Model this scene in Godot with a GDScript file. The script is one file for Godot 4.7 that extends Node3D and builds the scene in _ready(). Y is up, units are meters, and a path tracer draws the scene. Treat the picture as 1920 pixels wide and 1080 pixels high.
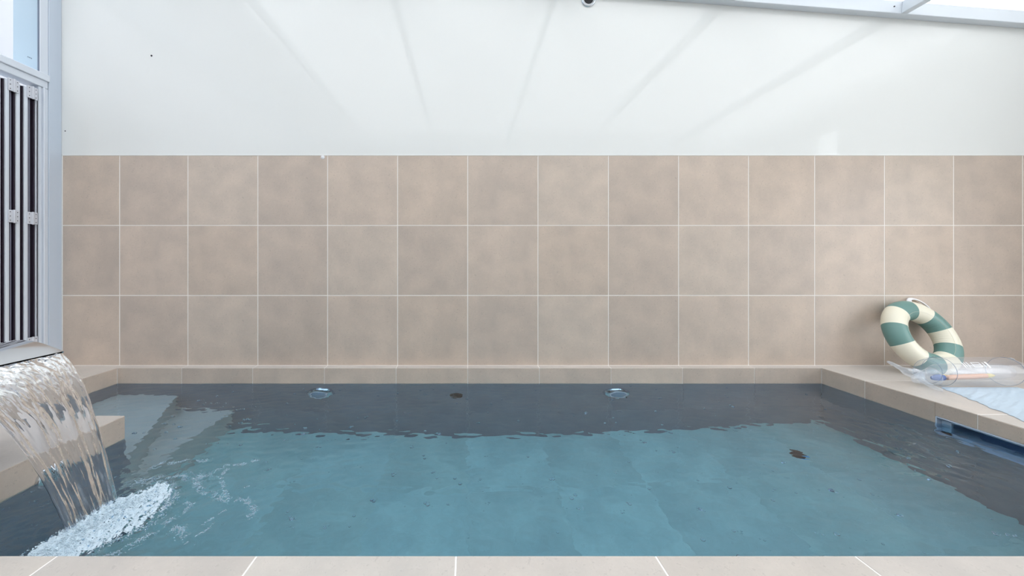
extends Node3D
# Indoor plunge pool: x to the right along the tiled wall, y up from the coping, z from the tiled wall to the camera.

const WATER := -0.129      # water level below the coping
const FLOOR := -1.13       # pool floor
const XL := -3.475         # glazed wall on the left
const XR := 5.0            # wall on the right, outside the frame
const ZB := 4.9            # wall behind the camera
const ALCOVE := -2.93      # left end of the pool
const BLOCK := -1.975      # side of the deck that juts into the pool
const EDGE_R := 2.96       # right end of the pool
const EDGE_F := 0.072      # far edge of the pool
const EDGE_N := 2.017      # near edge of the pool
const STEP_Z := 1.016      # far side of the jutting deck
const FALL_A := Vector2(-1.5, 1.65)

var M := {}
var boxes := {}
var names := {}
var rng := RandomNumberGenerator.new()
var wave_a := FastNoiseLite.new()
var wave_b := FastNoiseLite.new()
var tile_mats: Array = []
var deck_mats: Array = []
var shaded_basin_mats: Array = []
var floor_mats: Array = []
var tile_count := 0

# ---------------------------------------------------------------- camera and light
func make_camera() -> void:
	var c := Camera3D.new()
	c.name = "camera"
	add_child(c)
	c.position = Vector3(0, 0.883, 3.114)
	var f := 682.0
	var near := 0.05
	c.projection = Camera3D.PROJECTION_FRUSTUM
	c.size = near * 1080.0 / f
	c.frustum_offset = Vector2(83.0, -48.0) * near / f
	c.near = near
	c.far = 100.0
	c.current = true

func make_sky() -> void:
	var sm := ProceduralSkyMaterial.new()
	sm.sky_top_color = Color(0.97, 0.985, 1.0)
	sm.sky_horizon_color = Color(0.975, 0.985, 1.0)
	sm.ground_horizon_color = Color(0.62, 0.64, 0.66)
	sm.ground_bottom_color = Color(0.5, 0.5, 0.5)
	sm.sky_energy_multiplier = 1.0
	var sky := Sky.new()
	sky.sky_material = sm
	var e := Environment.new()
	e.background_mode = Environment.BG_SKY
	e.sky = sky
	e.background_energy_multiplier = 3.4
	e.tonemap_mode = Environment.TONE_MAPPER_LINEAR
	e.tonemap_exposure = 1.62
	e.sdfgi_enabled = true
	e.ssao_enabled = true
	e.ssil_enabled = true
	var w := WorldEnvironment.new()
	w.name = "world_environment"
	w.environment = e
	add_child(w)

# ---------------------------------------------------------------- helpers
func numbered(n: String) -> String:
	var k: int = names.get(n, 0)
	names[n] = k + 1
	return n if k == 0 else "%s_%03d" % [n, k]

func tag(o: Node, label: String, category: String, group := "") -> Node:
	o.set_meta("label", label)
	o.set_meta("category", category)
	if group != "":
		o.set_meta("group", group)
	return o

func thing(called: String, label: String, category: String, at := Vector3.ZERO, group := "") -> Node3D:
	var o := Node3D.new()
	o.name = numbered(called)
	add_child(o)
	o.position = at
	tag(o, label, category, group)
	return o

func struct(called: String, label: String, category: String, at := Vector3.ZERO) -> Node3D:
	var o := thing(called, label, category, at)
	o.set_meta("kind", "structure")
	return o

func part(called: String, mesh: Mesh, m: Material, parent: Node, at := Vector3.ZERO) -> MeshInstance3D:
	var o := MeshInstance3D.new()
	o.name = called
	o.mesh = mesh
	o.material_override = m
	o.position = at
	parent.add_child(o, true)
	return o

func mat(c: Color, rough := 0.6, metal := 0.0) -> StandardMaterial3D:
	var m := StandardMaterial3D.new()
	m.albedo_color = c
	m.roughness = rough
	m.metallic = metal
	return m

func flat_tri(st: SurfaceTool, a: Vector3, b: Vector3, c: Vector3, outward: Vector3) -> void:
	var n := (c - a).cross(b - a).normalized()
	if n.dot(outward) < 0.0:
		n = -n
		var t := b
		b = c
		c = t
	for p in [a, b, c]:
		st.set_normal(n)
		st.add_vertex(p)

# a box with chamfered edges, centred; cached by size
func box(s: Vector3, bev := 0.002) -> Mesh:
	var key := "%.4f %.4f %.4f %.4f" % [s.x, s.y, s.z, bev]
	if boxes.has(key):
		return boxes[key]
	var h := s / 2.0
	bev = minf(bev, minf(h.x, minf(h.y, h.z)) * 0.9)
	var st := SurfaceTool.new()
	st.begin(Mesh.PRIMITIVE_TRIANGLES)
	var pt := func(sx: int, sy: int, sz: int, axis: int) -> Vector3:
		var v := Vector3(sx * (h.x - bev), sy * (h.y - bev), sz * (h.z - bev))
		v[axis] = [sx * h.x, sy * h.y, sz * h.z][axis]
		return v
	for axis in 3:
		for sg in [-1, 1]:
			var q: Array[Vector3] = []
			for uv in [[-1, -1], [1, -1], [1, 1], [-1, 1]]:
				var sv := [0, 0, 0]
				sv[axis] = sg
				sv[(axis + 1) % 3] = uv[0]
				sv[(axis + 2) % 3] = uv[1]
				q.append(pt.call(sv[0], sv[1], sv[2], axis))
			var o := Vector3.ZERO
			o[axis] = sg
			flat_tri(st, q[0], q[1], q[2], o)
			flat_tri(st, q[0], q[2], q[3], o)
	for axis in 3:                      # the edges that run along axis
		var a1 := (axis + 1) % 3
		var a2 := (axis + 2) % 3
		for s1 in [-1, 1]:
			for s2 in [-1, 1]:
				var e: Array[Vector3] = []
				for sg in [-1, 1]:
					var sv := [0, 0, 0]
					sv[axis] = sg
					sv[a1] = s1
					sv[a2] = s2
					e.append(pt.call(sv[0], sv[1], sv[2], a1))
					e.append(pt.call(sv[0], sv[1], sv[2], a2))
				var o := Vector3.ZERO
				o[a1] = s1
				o[a2] = s2
				flat_tri(st, e[0], e[1], e[3], o)
				flat_tri(st, e[0], e[3], e[2], o)
	for sx in [-1, 1]:
		for sy in [-1, 1]:
			for sz in [-1, 1]:
				flat_tri(st, pt.call(sx, sy, sz, 0), pt.call(sx, sy, sz, 1), pt.call(sx, sy, sz, 2), Vector3(sx, sy, sz))
	var mesh := st.commit()
	boxes[key] = mesh
	return mesh

# a box given by its two corners
func slab(called: String, a: Vector3, b: Vector3, m: Material, parent: Node, bev := 0.002) -> MeshInstance3D:
	var s := (b - a).abs()
	return part(called, box(s, bev), m, parent, (a + b) / 2.0)

# smooth grid of points [rows][columns]; closed in u when wrap
func grid_mesh(p: Array, colors: Array = [], flip := false) -> ArrayMesh:
	var rows := p.size()
	var cols: int = p[0].size()
	var vs := PackedVector3Array()
	var ns := PackedVector3Array()
	var cs := PackedColorArray()
	var ix := PackedInt32Array()
	for i in rows:
		var row: PackedVector3Array = p[i]
		var up: PackedVector3Array = p[mini(i + 1, rows - 1)]
		var dn: PackedVector3Array = p[maxi(i - 1, 0)]
		var closed := row[0].distance_to(row[cols - 1]) < 1e-6
		for j in cols:
			var a: Vector3 = row[mini(j + 1, cols - 1)]
			var b: Vector3 = row[maxi(j - 1, 0)]
			if closed and (j == 0 or j == cols - 1):
				a = row[1]
				b = row[cols - 2]
			var n := (up[j] - dn[j]).cross(a - b)
			if n.length_squared() < 1e-18:
				n = (p[mini(i + 2, rows - 1)][j] - p[maxi(i - 2, 0)][j]).cross(p[clampi(i + (1 if i == 0 else -1), 0, rows - 1)][mini(j + 1, cols - 1)] - p[clampi(i + (1 if i == 0 else -1), 0, rows - 1)][maxi(j - 1, 0)])
			n = n.normalized()
			vs.append(row[j])
			ns.append(-n if flip else n)
			if colors.size() > 0:
				cs.append(colors[i][j])
	for i in rows - 1:
		for j in cols - 1:
			var k := i * cols + j
			var q := [k, k + cols, k + 1, k + 1, k + cols, k + cols + 1] if flip else [k, k + 1, k + cols, k + 1, k + cols + 1, k + cols]
			for x in q:
				ix.append(x)
	var arr := []
	arr.resize(Mesh.ARRAY_MAX)
	arr[Mesh.ARRAY_VERTEX] = vs
	arr[Mesh.ARRAY_NORMAL] = ns
	if colors.size() > 0:
		arr[Mesh.ARRAY_COLOR] = cs
	arr[Mesh.ARRAY_INDEX] = ix
	var mesh := ArrayMesh.new()
	mesh.add_surface_from_arrays(Mesh.PRIMITIVE_TRIANGLES, arr)
	return mesh

# lathe: profile of (radius, height) turned round the axis (local +z when facing z)
func lathe(profile: Array, segs: int, axis := Vector3.BACK) -> ArrayMesh:
	var w := axis.normalized()
	var u := w.cross(Vector3.UP if absf(w.y) < 0.9 else Vector3.RIGHT).normalized()
	var v := w.cross(u)
	var p := []
	for q in profile:
		var row := PackedVector3Array()
		for k in segs + 1:
			var a := TAU * (k % segs) / segs
			row.append(w * q.y + (u * cos(a) + v * sin(a)) * q.x)
		p.append(row)
	return grid_mesh(p)

# round tube along points
func tube(pts: Array, radii: Array, segs := 10, squash := 1.0) -> ArrayMesh:
	var p := []
	var n := pts.size()
	var side := Vector3.UP
	for i in n:
		var t: Vector3 = (pts[mini(i + 1, n - 1)] - pts[maxi(i - 1, 0)]).normalized()
		var u := side - t * side.dot(t)
		if u.length() < 0.01:
			u = Vector3.RIGHT - t * t.x
		u = u.normalized()
		side = u
		var v := t.cross(u)
		var row := PackedVector3Array()
		for k in segs + 1:
			var a := TAU * (k % segs) / segs
			row.append(pts[i] + (u * cos(a) + v * sin(a) * squash) * radii[i])
		p.append(row)
	var first := PackedVector3Array()
	var last := PackedVector3Array()
	for k in segs + 1:
		first.append(pts[0])
		last.append(pts[n - 1])
	p.insert(0, first)
	p.append(last)
	return grid_mesh(p)

# points and radii resampled along a smooth curve
func smooth(pts: Array, radii: Array, n: int) -> Array:
	var p := []
	var r := []
	for i in n + 1:
		var t := float(i) / n * (pts.size() - 1)
		var k := mini(int(t), pts.size() - 2)
		var f := t - k
		var before: Vector3 = pts[maxi(k - 1, 0)]
		var after: Vector3 = pts[mini(k + 2, pts.size() - 1)]
		p.append((pts[k] as Vector3).cubic_interpolate(pts[k + 1], before, after, f))
		r.append(lerpf(radii[k], radii[k + 1], smoothstep(0.0, 1.0, f)))
	return [p, r]

# prism: polygon in (a, b), extruded; plane "xy" along z or "xz" along y
func prism(poly: PackedVector2Array, lo: float, hi: float, plane: String) -> Mesh:
	var st := SurfaceTool.new()
	st.begin(Mesh.PRIMITIVE_TRIANGLES)
	var at := func(p: Vector2, h: float) -> Vector3:
		return Vector3(p.x, p.y, h) if plane == "xy" else Vector3(p.x, h, p.y)
	var up := Vector3(0, 0, 1) if plane == "xy" else Vector3(0, 1, 0)
	var tri := Geometry2D.triangulate_polygon(poly)
	for i in range(0, tri.size(), 3):
		flat_tri(st, at.call(poly[tri[i]], hi), at.call(poly[tri[i + 1]], hi), at.call(poly[tri[i + 2]], hi), up)
		flat_tri(st, at.call(poly[tri[i]], lo), at.call(poly[tri[i + 1]], lo), at.call(poly[tri[i + 2]], lo), -up)
	var clock := Geometry2D.is_polygon_clockwise(poly)
	for i in poly.size():
		var a := poly[i]
		var b := poly[(i + 1) % poly.size()]
		var o := Vector2((b - a).y, -(b - a).x) * (1.0 if not clock else -1.0)
		var o3: Vector3 = at.call(o, 0.0)
		flat_tri(st, at.call(a, lo), at.call(b, lo), at.call(b, hi), o3)
		flat_tri(st, at.call(a, lo), at.call(b, hi), at.call(a, hi), o3)
	return st.commit()

# ---------------------------------------------------------------- materials
func stone_texture(seed_: int, base: Color, spread: float, speck: float) -> ImageTexture:
	var n := 512
	var a := FastNoiseLite.new()
	a.seed = seed_
	a.frequency = 0.006
	a.fractal_octaves = 4
	var b := FastNoiseLite.new()
	b.seed = seed_ + 7
	b.frequency = 0.05
	b.fractal_octaves = 3
	var c := FastNoiseLite.new()
	c.seed = seed_ + 19
	c.frequency = 0.07
	c.noise_type = FastNoiseLite.TYPE_SIMPLEX
	var ia := a.get_seamless_image(n, n)
	var ib := b.get_seamless_image(n, n)
	var ic := c.get_seamless_image(n, n)
	var im := Image.create(n, n, false, Image.FORMAT_RGB8)
	for y in n:
		for x in n:
			var va := ia.get_pixel(x, y).r - 0.5
			var vb := ib.get_pixel(x, y).r - 0.5
			var vc := ic.get_pixel(x, y).r
			var k := 1.0 + spread * (0.9 * va + 0.42 * vb)
			if absf(vc - 0.5) < 0.016 and vb > 0.06:      # fine crackle
				k -= speck
			elif vc > 0.76 and vb > 0.10:                 # small pits
				k -= speck * 1.2
			elif absf(vc - 0.3) < 0.014 and vb < -0.10:
				k += speck * 0.8
			var warm := 0.10 * spread * va
			im.set_pixel(x, y, Color(clampf(base.r * (k + warm), 0, 1), clampf(base.g * k, 0, 1), clampf(base.b * (k - warm), 0, 1)))
	return ImageTexture.create_from_image(im)

func stone(tex: Texture2D, tint: Color, offset: Vector3, scale_: float, rough: float) -> StandardMaterial3D:
	var m := mat(tint, rough)
	m.albedo_texture = tex
	m.uv1_triplanar = true
	m.uv1_world_triplanar = true
	m.uv1_scale = Vector3.ONE * scale_
	m.uv1_offset = offset
	return m

func make_materials() -> void:
	var tex := stone_texture(3, Color(0.812, 0.752, 0.696), 0.085, 0.06)
	var tex_d := stone_texture(5, Color(0.785, 0.76, 0.733), 0.07, 0.045)  # deck copy of the tile, greyer: sky sheen is put into its colour
	var tints := [Color(1, 1, 1), Color(0.975, 0.97, 0.97), Color(0.99, 0.98, 0.972), Color(1.0, 0.993, 0.99), Color(0.965, 0.96, 0.96)]
	for i in 5:
		tile_mats.append(stone(tex, tints[i], Vector3(0.37 * i, 0.21 * i, 0.53 * i), 0.95, 0.42))
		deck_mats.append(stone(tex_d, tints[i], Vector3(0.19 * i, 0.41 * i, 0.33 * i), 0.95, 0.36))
	var tex_b := stone_texture(11, Color(0.64, 0.63, 0.655), 0.08, 0.03)  # underwater dimness of the pool walls is put into this colour
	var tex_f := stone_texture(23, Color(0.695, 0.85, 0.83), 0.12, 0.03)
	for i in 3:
		shaded_basin_mats.append(stone(tex_b, tints[i], Vector3(0.27 * i, 0.11 * i, 0.43 * i), 0.9, 0.5))
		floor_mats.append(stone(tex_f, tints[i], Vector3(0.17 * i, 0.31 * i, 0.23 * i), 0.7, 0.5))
	M.step = stone(stone_texture(29, Color(0.86, 0.85, 0.81), 0.06, 0.03), Color(1.0, 1.0, 1.0), Vector3(0.4, 0.1, 0.2), 0.8, 0.5)
	M.grout = mat(Color(0.97, 0.95, 0.93), 0.9)
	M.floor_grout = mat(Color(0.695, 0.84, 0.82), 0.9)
	M.concrete = mat(Color(0.6, 0.59, 0.57), 0.9)
	M.white_panel = mat(Color(0.925, 0.93, 0.92), 0.05)
	M.white_panel.metallic_specular = 0.5
	M.white_wall = mat(Color(0.86, 0.86, 0.85), 0.85)
	M.white_trim = mat(Color(0.95, 0.95, 0.94), 0.4)
	M.frame = mat(Color(0.80, 0.84, 0.89), 0.32)
	M.frame_light = mat(Color(0.88, 0.905, 0.94), 0.3)
	M.roof_frame = mat(Color(0.88, 0.905, 0.93), 0.35)
	M.gasket = mat(Color(0.13, 0.07, 0.15), 0.5)
	M.seal = mat(Color(0.52, 0.53, 0.60), 0.3)
	M.hinge = mat(Color(0.84, 0.85, 0.88), 0.3)
	M.screw = mat(Color(0.25, 0.24, 0.27), 0.4, 0.6)
	M.steel = mat(Color(0.88, 0.88, 0.89), 0.09, 1.0)
	M.chrome = mat(Color(0.86, 0.88, 0.90), 0.08, 1.0)
	M.dark = mat(Color(0.07, 0.06, 0.09), 0.5)
	M.black_plastic = mat(Color(0.05, 0.045, 0.06), 0.4)
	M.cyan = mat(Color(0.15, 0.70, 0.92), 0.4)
	M.skimmer = mat(Color(0.78, 0.83, 0.90), 0.35)
	M.flap = mat(Color(0.42, 0.49, 0.64), 0.4)
	M.reveal = mat(Color(0.70, 0.79, 0.85), 0.6)
	M.garden = mat(Color(0.55, 0.56, 0.585), 0.9)
	M.terrace = mat(Color(0.45, 0.43, 0.42), 0.9)
	M.glass = mat(Color(0.9, 0.97, 1.0, 0.03), 0.0)
	M.glass.transparency = BaseMaterial3D.TRANSPARENCY_ALPHA
	M.opal = mat(Color(0.95, 0.96, 0.97, 0.44), 0.0)
	M.opal.transparency = BaseMaterial3D.TRANSPARENCY_ALPHA
	M.clear = mat(Color(0.80, 0.89, 1.0, 0.06), 0.03)
	M.clear.transparency = BaseMaterial3D.TRANSPARENCY_ALPHA
	M.clear.metallic_specular = 0.38
	M.clear_thick = mat(Color(0.88, 0.94, 1.0, 0.14), 0.02)
	M.clear_thick.transparency = BaseMaterial3D.TRANSPARENCY_ALPHA
	M.water = mat(Color(0.74, 0.885, 1.0, 0.0), 0.0)
	M.water.transparency = BaseMaterial3D.TRANSPARENCY_ALPHA
	M.water.refraction_enabled = true
	M.water.refraction_scale = 0.0333
	M.fall = mat(Color(0.97, 0.98, 1.0, 0.0), 0.0)
	M.fall.transparency = BaseMaterial3D.TRANSPARENCY_ALPHA
	M.fall.refraction_enabled = true
	M.fall.refraction_scale = 0.0333
	M.bubble = mat(Color(0.96, 0.98, 1.0, 0.0), 0.0)
	M.bubble.transparency = BaseMaterial3D.TRANSPARENCY_ALPHA
	M.bubble.refraction_enabled = true
	M.bubble.refraction_scale = 0.0333
	M.grey_clear = mat(Color(0.50, 0.57, 0.66), 0.25)
	M.lens = mat(Color(0.62, 0.72, 0.80), 0.12)
	M.foam = mat(Color(0.76, 0.83, 0.875), 0.6)
	M.froth = mat(Color(0.76, 0.85, 0.91, 0.42), 0.4)
	M.froth.transparency = BaseMaterial3D.TRANSPARENCY_ALPHA
	M.vinyl = mat(Color(1, 1, 1), 0.38)
	M.vinyl.vertex_color_use_as_albedo = true
	M.vinyl_white = mat(Color(0.93, 0.93, 0.94), 0.3)
	M.weld = mat(Color(0.84, 0.83, 0.76), 0.4)
	M.blue_sheet = mat(Color(0.78, 0.85, 0.905), 0.4)
	M.blue_sheet.backlight_enabled = true
	M.blue_sheet.backlight = Color(0.3, 0.33, 0.36)
	M.ink = mat(Color(0.96, 0.97, 0.98), 0.5)
	M.grey_ink = mat(Color(0.45, 0.50, 0.58), 0.5)
	M.peach = mat(Color(0.93, 0.74, 0.62), 0.5)
	M.yellow = mat(Color(0.93, 0.86, 0.62), 0.5)
	M.blue = mat(Color(0.32, 0.42, 0.68), 0.4)

# ---------------------------------------------------------------- tiled surfaces
# tiles on a rectangle. axis: 0 faces x, 1 faces y, 2 faces z; face: where the surface lies; sg: which way it faces
func lay(parent: Node, axis: int, sg: float, face: float, us: Array, vs: Array, mats: Array, joint := 0.005, skip := Rect2()) -> void:
	var t := 0.010
	for i in us.size() - 1:
		for j in vs.size() - 1:
			var u0: float = us[i]
			var u1: float = us[i + 1]
			var v0: float = vs[j]
			var v1: float = vs[j + 1]
			var pieces := [Rect2(u0, v0, u1 - u0, v1 - v0)]
			if skip.has_area() and skip.intersects(pieces[0]):
				pieces = []
				var lo := skip.position
				var hi := skip.end
				if u0 < lo.x:
					pieces.append(Rect2(u0, v0, lo.x - u0 + joint / 2, v1 - v0))
				if u1 > hi.x:
					pieces.append(Rect2(hi.x - joint / 2, v0, u1 - hi.x + joint / 2, v1 - v0))
				var m0 := maxf(u0, lo.x) - (joint / 2 if u0 < lo.x else 0.0)
				var m1 := minf(u1, hi.x) + (joint / 2 if u1 > hi.x else 0.0)
				if v1 > hi.y:
					pieces.append(Rect2(m0, hi.y, m1 - m0, v1 - hi.y))
				if v0 < lo.y - 0.001:
					pieces.append(Rect2(m0, v0, m1 - m0, lo.y - v0))
			tile_count += 1
			for r in pieces:
				var a := maxf(r.size.x - joint, 0.01)
				var b := maxf(r.size.y - joint, 0.01)
				var cu: float = r.position.x + r.size.x / 2
				var cv: float = r.position.y + r.size.y / 2
				var size: Vector3
				var at: Vector3
				var off := face - sg * t / 2
				match axis:
					0:                                   # u = z, v = y
						size = Vector3(t, b, a)
						at = Vector3(off, cv, cu)
					1:                                   # u = x, v = z
						size = Vector3(a, t, b)
						at = Vector3(cu, off, cv)
					_:                                   # u = x, v = y
						size = Vector3(a, b, t)
						at = Vector3(cu, cv, off)
				part("tile", box(size, 0.0012), mats[(tile_count * 7 + tile_count / 3 + i * 2) % mats.size()], parent, at)

func cuts(a: float, b: float, first: float, step: float) -> Array:
	var out := [a]
	var x := first
	while x <= a + 0.02:
		x += step
	while x < b - 0.02:
		out.append(x)
		x += step
	out.append(b)
	return out

func build_walls() -> void:
	var w := struct("wall_back", "glossy white upper wall over three rows of square beige tiles", "wall")
	slab("plaster", Vector3(XL - 0.12, 1.8, -0.2), Vector3(XR + 0.2, 3.75, 0.0), M.white_panel, w, 0.001)
	slab("bedding", Vector3(XL - 0.12, -0.3, -0.2), Vector3(XR + 0.2, 1.8, -0.0012), M.grout, w, 0.0)
	var us := [XL, -2.981, -2.396, -1.797, -1.2, -0.6, 0.0, 0.602, 1.205, 1.806, 2.405, 2.972, 3.569, 4.161, 4.751, XR]
	lay(w, 2, 1.0, 0.0, us, [0.0, 0.6, 1.2, 1.8], tile_mats, 0.006)
	var gw := struct("neighbour_wall", "tall grey outdoor wall beyond the folding door", "wall")
	slab("render_coat", Vector3(-5.5, -0.02, -1.5), Vector3(-5.3, 7.0, 14.0), M.garden, gw)
	var tr := struct("trim_1", "thin white strip along the top of the beige wall tiles", "trim")
	slab("strip", Vector3(XL, 1.797, -0.004), Vector3(XR, 1.806, 0.002), M.white_trim, tr, 0.0008)
	slab("end_strip", Vector3(XL, 0.0, -0.004), Vector3(XL + 0.008, 1.806, 0.002), M.white_trim, tr, 0.0008)

	# the wall behind the camera and the one on the right with a wide window
	var f := struct("wall_front", "plain white wall behind the camera", "wall")
	slab("plaster", Vector3(XL - 0.12, -0.3, ZB), Vector3(XR + 0.2, 3.75, ZB + 0.2), M.white_wall, f)
	var r := struct("wall_right", "white end wall with a glazed door right of the pool", "wall")
	slab("plaster", Vector3(XR, -0.3, 0.0), Vector3(XR + 0.2, 3.2, 0.95), M.white_wall, r)
	slab("plaster", Vector3(XR, -0.3, 3.3), Vector3(XR + 0.2, 3.2, ZB), M.white_wall, r)
	slab("plaster", Vector3(XR, 1.95, 0.95), Vector3(XR + 0.2, 3.2, 1.80), M.white_wall, r)
	slab("plaster", Vector3(XR, 1.95, 2.26), Vector3(XR + 0.2, 3.2, 3.3), M.white_wall, r)
	slab("plaster", Vector3(XR, 1.95, 1.80), Vector3(XR + 0.2, 2.1, 2.26), M.white_wall, r)
	slab("plaster", Vector3(XR, 2.74, 1.80), Vector3(XR + 0.2, 3.2, 2.26), M.white_wall, r)
	slab("threshold", Vector3(XR, -0.3, 0.95), Vector3(XR + 0.2, 0.0, 3.3), M.white_wall, r)
	var win := struct("window_2", "narrow high window above the glazed door in the end wall", "window")
	slab("pane", Vector3(XR + 0.08, 2.1, 1.80), Vector3(XR + 0.086, 2.74, 2.26), M.glass, win, 0.0)
	var dr := struct("door_2", "glazed sliding door in the end wall right of the pool", "door")
	for z in [0.95, 1.713, 2.476, 3.24]:
		slab("mullion", Vector3(XR + 0.05, 0.0, z), Vector3(XR + 0.12, 1.95, z + 0.06), M.frame_light, dr)
	for y in [0.0, 1.89]:
		slab("rail", Vector3(XR + 0.055, y, 1.0), Vector3(XR + 0.115, y + 0.06, 3.25), M.frame_light, dr)
	for z in [1.01, 1.773, 2.536]:
		slab("pane", Vector3(XR + 0.08, 0.06, z), Vector3(XR + 0.086, 1.89, z + 0.703), M.glass, dr, 0.0)

	# glazed wall on the left
	var l := struct("wall_left", "pale grey aluminium posts and beam of the glazed side wall", "wall")
	slab("post", Vector3(XL - 0.12, -0.02, 0.0), Vector3(XL, 3.6, 0.095), M.frame, l, 0.003)
	slab("reveal", Vector3(XL - 0.231, 2.40, -0.1), Vector3(XL - 0.02, 3.6, 0.150), M.reveal, l, 0.002)
	slab("post", Vector3(XL - 0.12, -0.02, 3.9), Vector3(XL, 3.6, ZB), M.frame, l, 0.003)
	slab("beam", Vector3(XL - 0.12, 2.375, 0.095), Vector3(XL + 0.012, 2.43, 3.9), M.frame_light, l, 0.004)
	slab("track", Vector3(XL - 0.11, 2.318, 0.10), Vector3(XL - 0.002, 2.375, 3.9), M.frame_light, l, 0.003)
	slab("beam", Vector3(XL - 0.12, 3.4, 0.095), Vector3(XL, 3.6, 3.9), M.frame, l, 0.004)
	slab("sill", Vector3(XL - 0.12, -0.05, 0.095), Vector3(XL, 0.004, 3.9), M.frame, l, 0.002)
	var w1 := struct("window_1", "clear pane above the folding door in the left glazed wall", "window")
	slab("stile", Vector3(XL - 0.02, 2.43, 0.095), Vector3(XL - 0.004, 3.4, 0.156), M.frame_light, w1, 0.004)
	slab("gasket", Vector3(XL - 0.02, 2.43, 0.156), Vector3(XL - 0.008, 3.4, 0.160), M.grey_ink, w1, 0.0)
	slab("mullion", Vector3(XL - 0.10, 2.43, 1.95), Vector3(XL - 0.004, 3.4, 2.05), M.frame_light, w1, 0.004)
	for z in [[0.160, 1.95], [2.05, 3.9]]:
		slab("pane", Vector3(XL - 0.017, 2.43, z[0]), Vector3(XL - 0.011, 3.4, z[1]), M.glass, w1, 0.0)
	for k in 5:                          # faint etched stamp in the corner of the pane
		slab("stamp", Vector3(XL - 0.0108, 2.508 + 0.002 * (k % 2), 0.206 + 0.006 * k), Vector3(XL - 0.0102, 2.514 + 0.003 * ((k + 1) % 2), 0.210 + 0.006 * k), M.grey_ink, w1, 0.0)

func build_door() -> void:
	var d := struct("door_1", "folded stack of white aluminium door leaves at the left edge", "door", Vector3(XL, 0, 0))
	slab("jamb", Vector3(-0.10, 0.0, 0.095), Vector3(-0.006, 2.318, 0.132), M.frame_light, d, 0.003)
	slab("jamb_bead", Vector3(-0.05, 0.0, 0.122), Vector3(0.004, 2.318, 0.134), M.frame_light, d, 0.003)
	slab("jamb_seal", Vector3(-0.08, 0.0, 0.134), Vector3(-0.012, 2.318, 0.159), M.frame_light, d, 0.003)
	slab("gasket", Vector3(-0.09, 0.01, 0.159), Vector3(-0.018, 2.28, 0.180), M.gasket, d, 0.002)
	var zs := [0.1935, 0.2505, 0.301, 0.368, 0.419, 0.486, 0.537, 0.604, 0.655]
	for i in zs.size():
		var z: float = zs[i]
		var wide := 0.012 if i == 0 else 0.024
		if i == 0:
			z = 0.183
			wide = 0.006
		var lf := slab("leaf", Vector3(-0.06, 0.02, z - wide / 2), Vector3(0.0, 2.27, z + wide / 2), M.frame_light, d, 0.003)
		for s in [-1.0, 1.0]:
			part("gasket", box(Vector3(0.05, 2.24, 0.010), 0.002), M.gasket, lf, Vector3(-0.004, 0.0, s * (wide / 2 + 0.005)))
		part("rail", box(Vector3(0.62, 0.07, 0.022), 0.002), M.frame_light, lf, Vector3(-0.34, 1.09, 0))
		part("rail", box(Vector3(0.62, 0.07, 0.022), 0.002), M.frame_light, lf, Vector3(-0.34, -1.09, 0))
		part("stile", box(Vector3(0.06, 2.25, 0.024), 0.002), M.frame_light, lf, Vector3(-0.68, 0, 0))
		part("pane", box(Vector3(0.62, 2.11, 0.008), 0.0), M.glass, lf, Vector3(-0.34, 0, 0))
	for z in [0.216, 0.2755, 0.3345, 0.3935, 0.4525, 0.5115, 0.5705, 0.6295]:
		slab("seal_strip", Vector3(-0.07, 0.03, z - 0.009), Vector3(-0.022, 2.25, z + 0.009), M.seal, d, 0.002)
	var gaps := [[0.191, 0.238], [0.312, 0.357], [0.430, 0.475]]
	for g in gaps.size():
		for y in [2.235, 1.235, 0.24]:
			var zc: float = (gaps[g][0] + gaps[g][1]) / 2
			var h := part("hinge", box(Vector3(0.008, 0.095, gaps[g][1] - gaps[g][0] + 0.022), 0.002), M.hinge, d, Vector3(0.004, y, zc))
			part("knuckle", lathe([Vector2(0, -0.05), Vector2(0.007, -0.05), Vector2(0.007, 0.05), Vector2(0, 0.05)], 10, Vector3.UP), M.hinge, h, Vector3(0.006, 0, 0))
			for s in [-1.0, 1.0]:
				for k in 3:
					part("screw", lathe([Vector2(0.0035, 0.0), Vector2(0.0028, 0.0015), Vector2(0, 0.0015)], 8, Vector3.RIGHT), M.screw, h, Vector3(0.004, (k - 1) * 0.032, s * 0.022))

func build_ceiling() -> void:
	var c := struct("ceiling", "sloping glazed roof with pale grey rafters over the pool", "roof", Vector3(1.58, 3.13, 0))
	c.rotation.z = -atan(0.0775)
	var u0 := -5.25
	var u1 := 5.0
	slab("wall_plate", Vector3(u0, 0, 0), Vector3(u1, 0.105, 0.062), M.roof_frame, c, 0.003)
	slab("wall_plate", Vector3(u0, 0, ZB - 0.062), Vector3(u1, 0.105, ZB), M.roof_frame, c, 0.003)
	var u := 2.09 - 1.455 * 5
	var last := u0
	while u < u1:
		if u > u0 + 0.05:
			slab("rafter", Vector3(u - 0.026, 0.0015, 0.062), Vector3(u + 0.026, 0.104, ZB - 0.062), M.roof_frame, c, 0.003)
			slab("pane", Vector3(last + 0.004, 0.106, -0.05), Vector3(u - 0.004, 0.114, ZB + 0.05), M.opal, c, 0.0)
			last = u
		u += 1.455
	slab("pane", Vector3(last + 0.004, 0.106, -0.05), Vector3(u1, 0.114, ZB + 0.05), M.opal, c, 0.0)
	part("screw", lathe([Vector2(0.006, 0), Vector2(0.005, 0.004), Vector2(0, 0.004)], 10), M.screw, c, Vector3(2.09 - 0.09, 0.055, 0.062))

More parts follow.
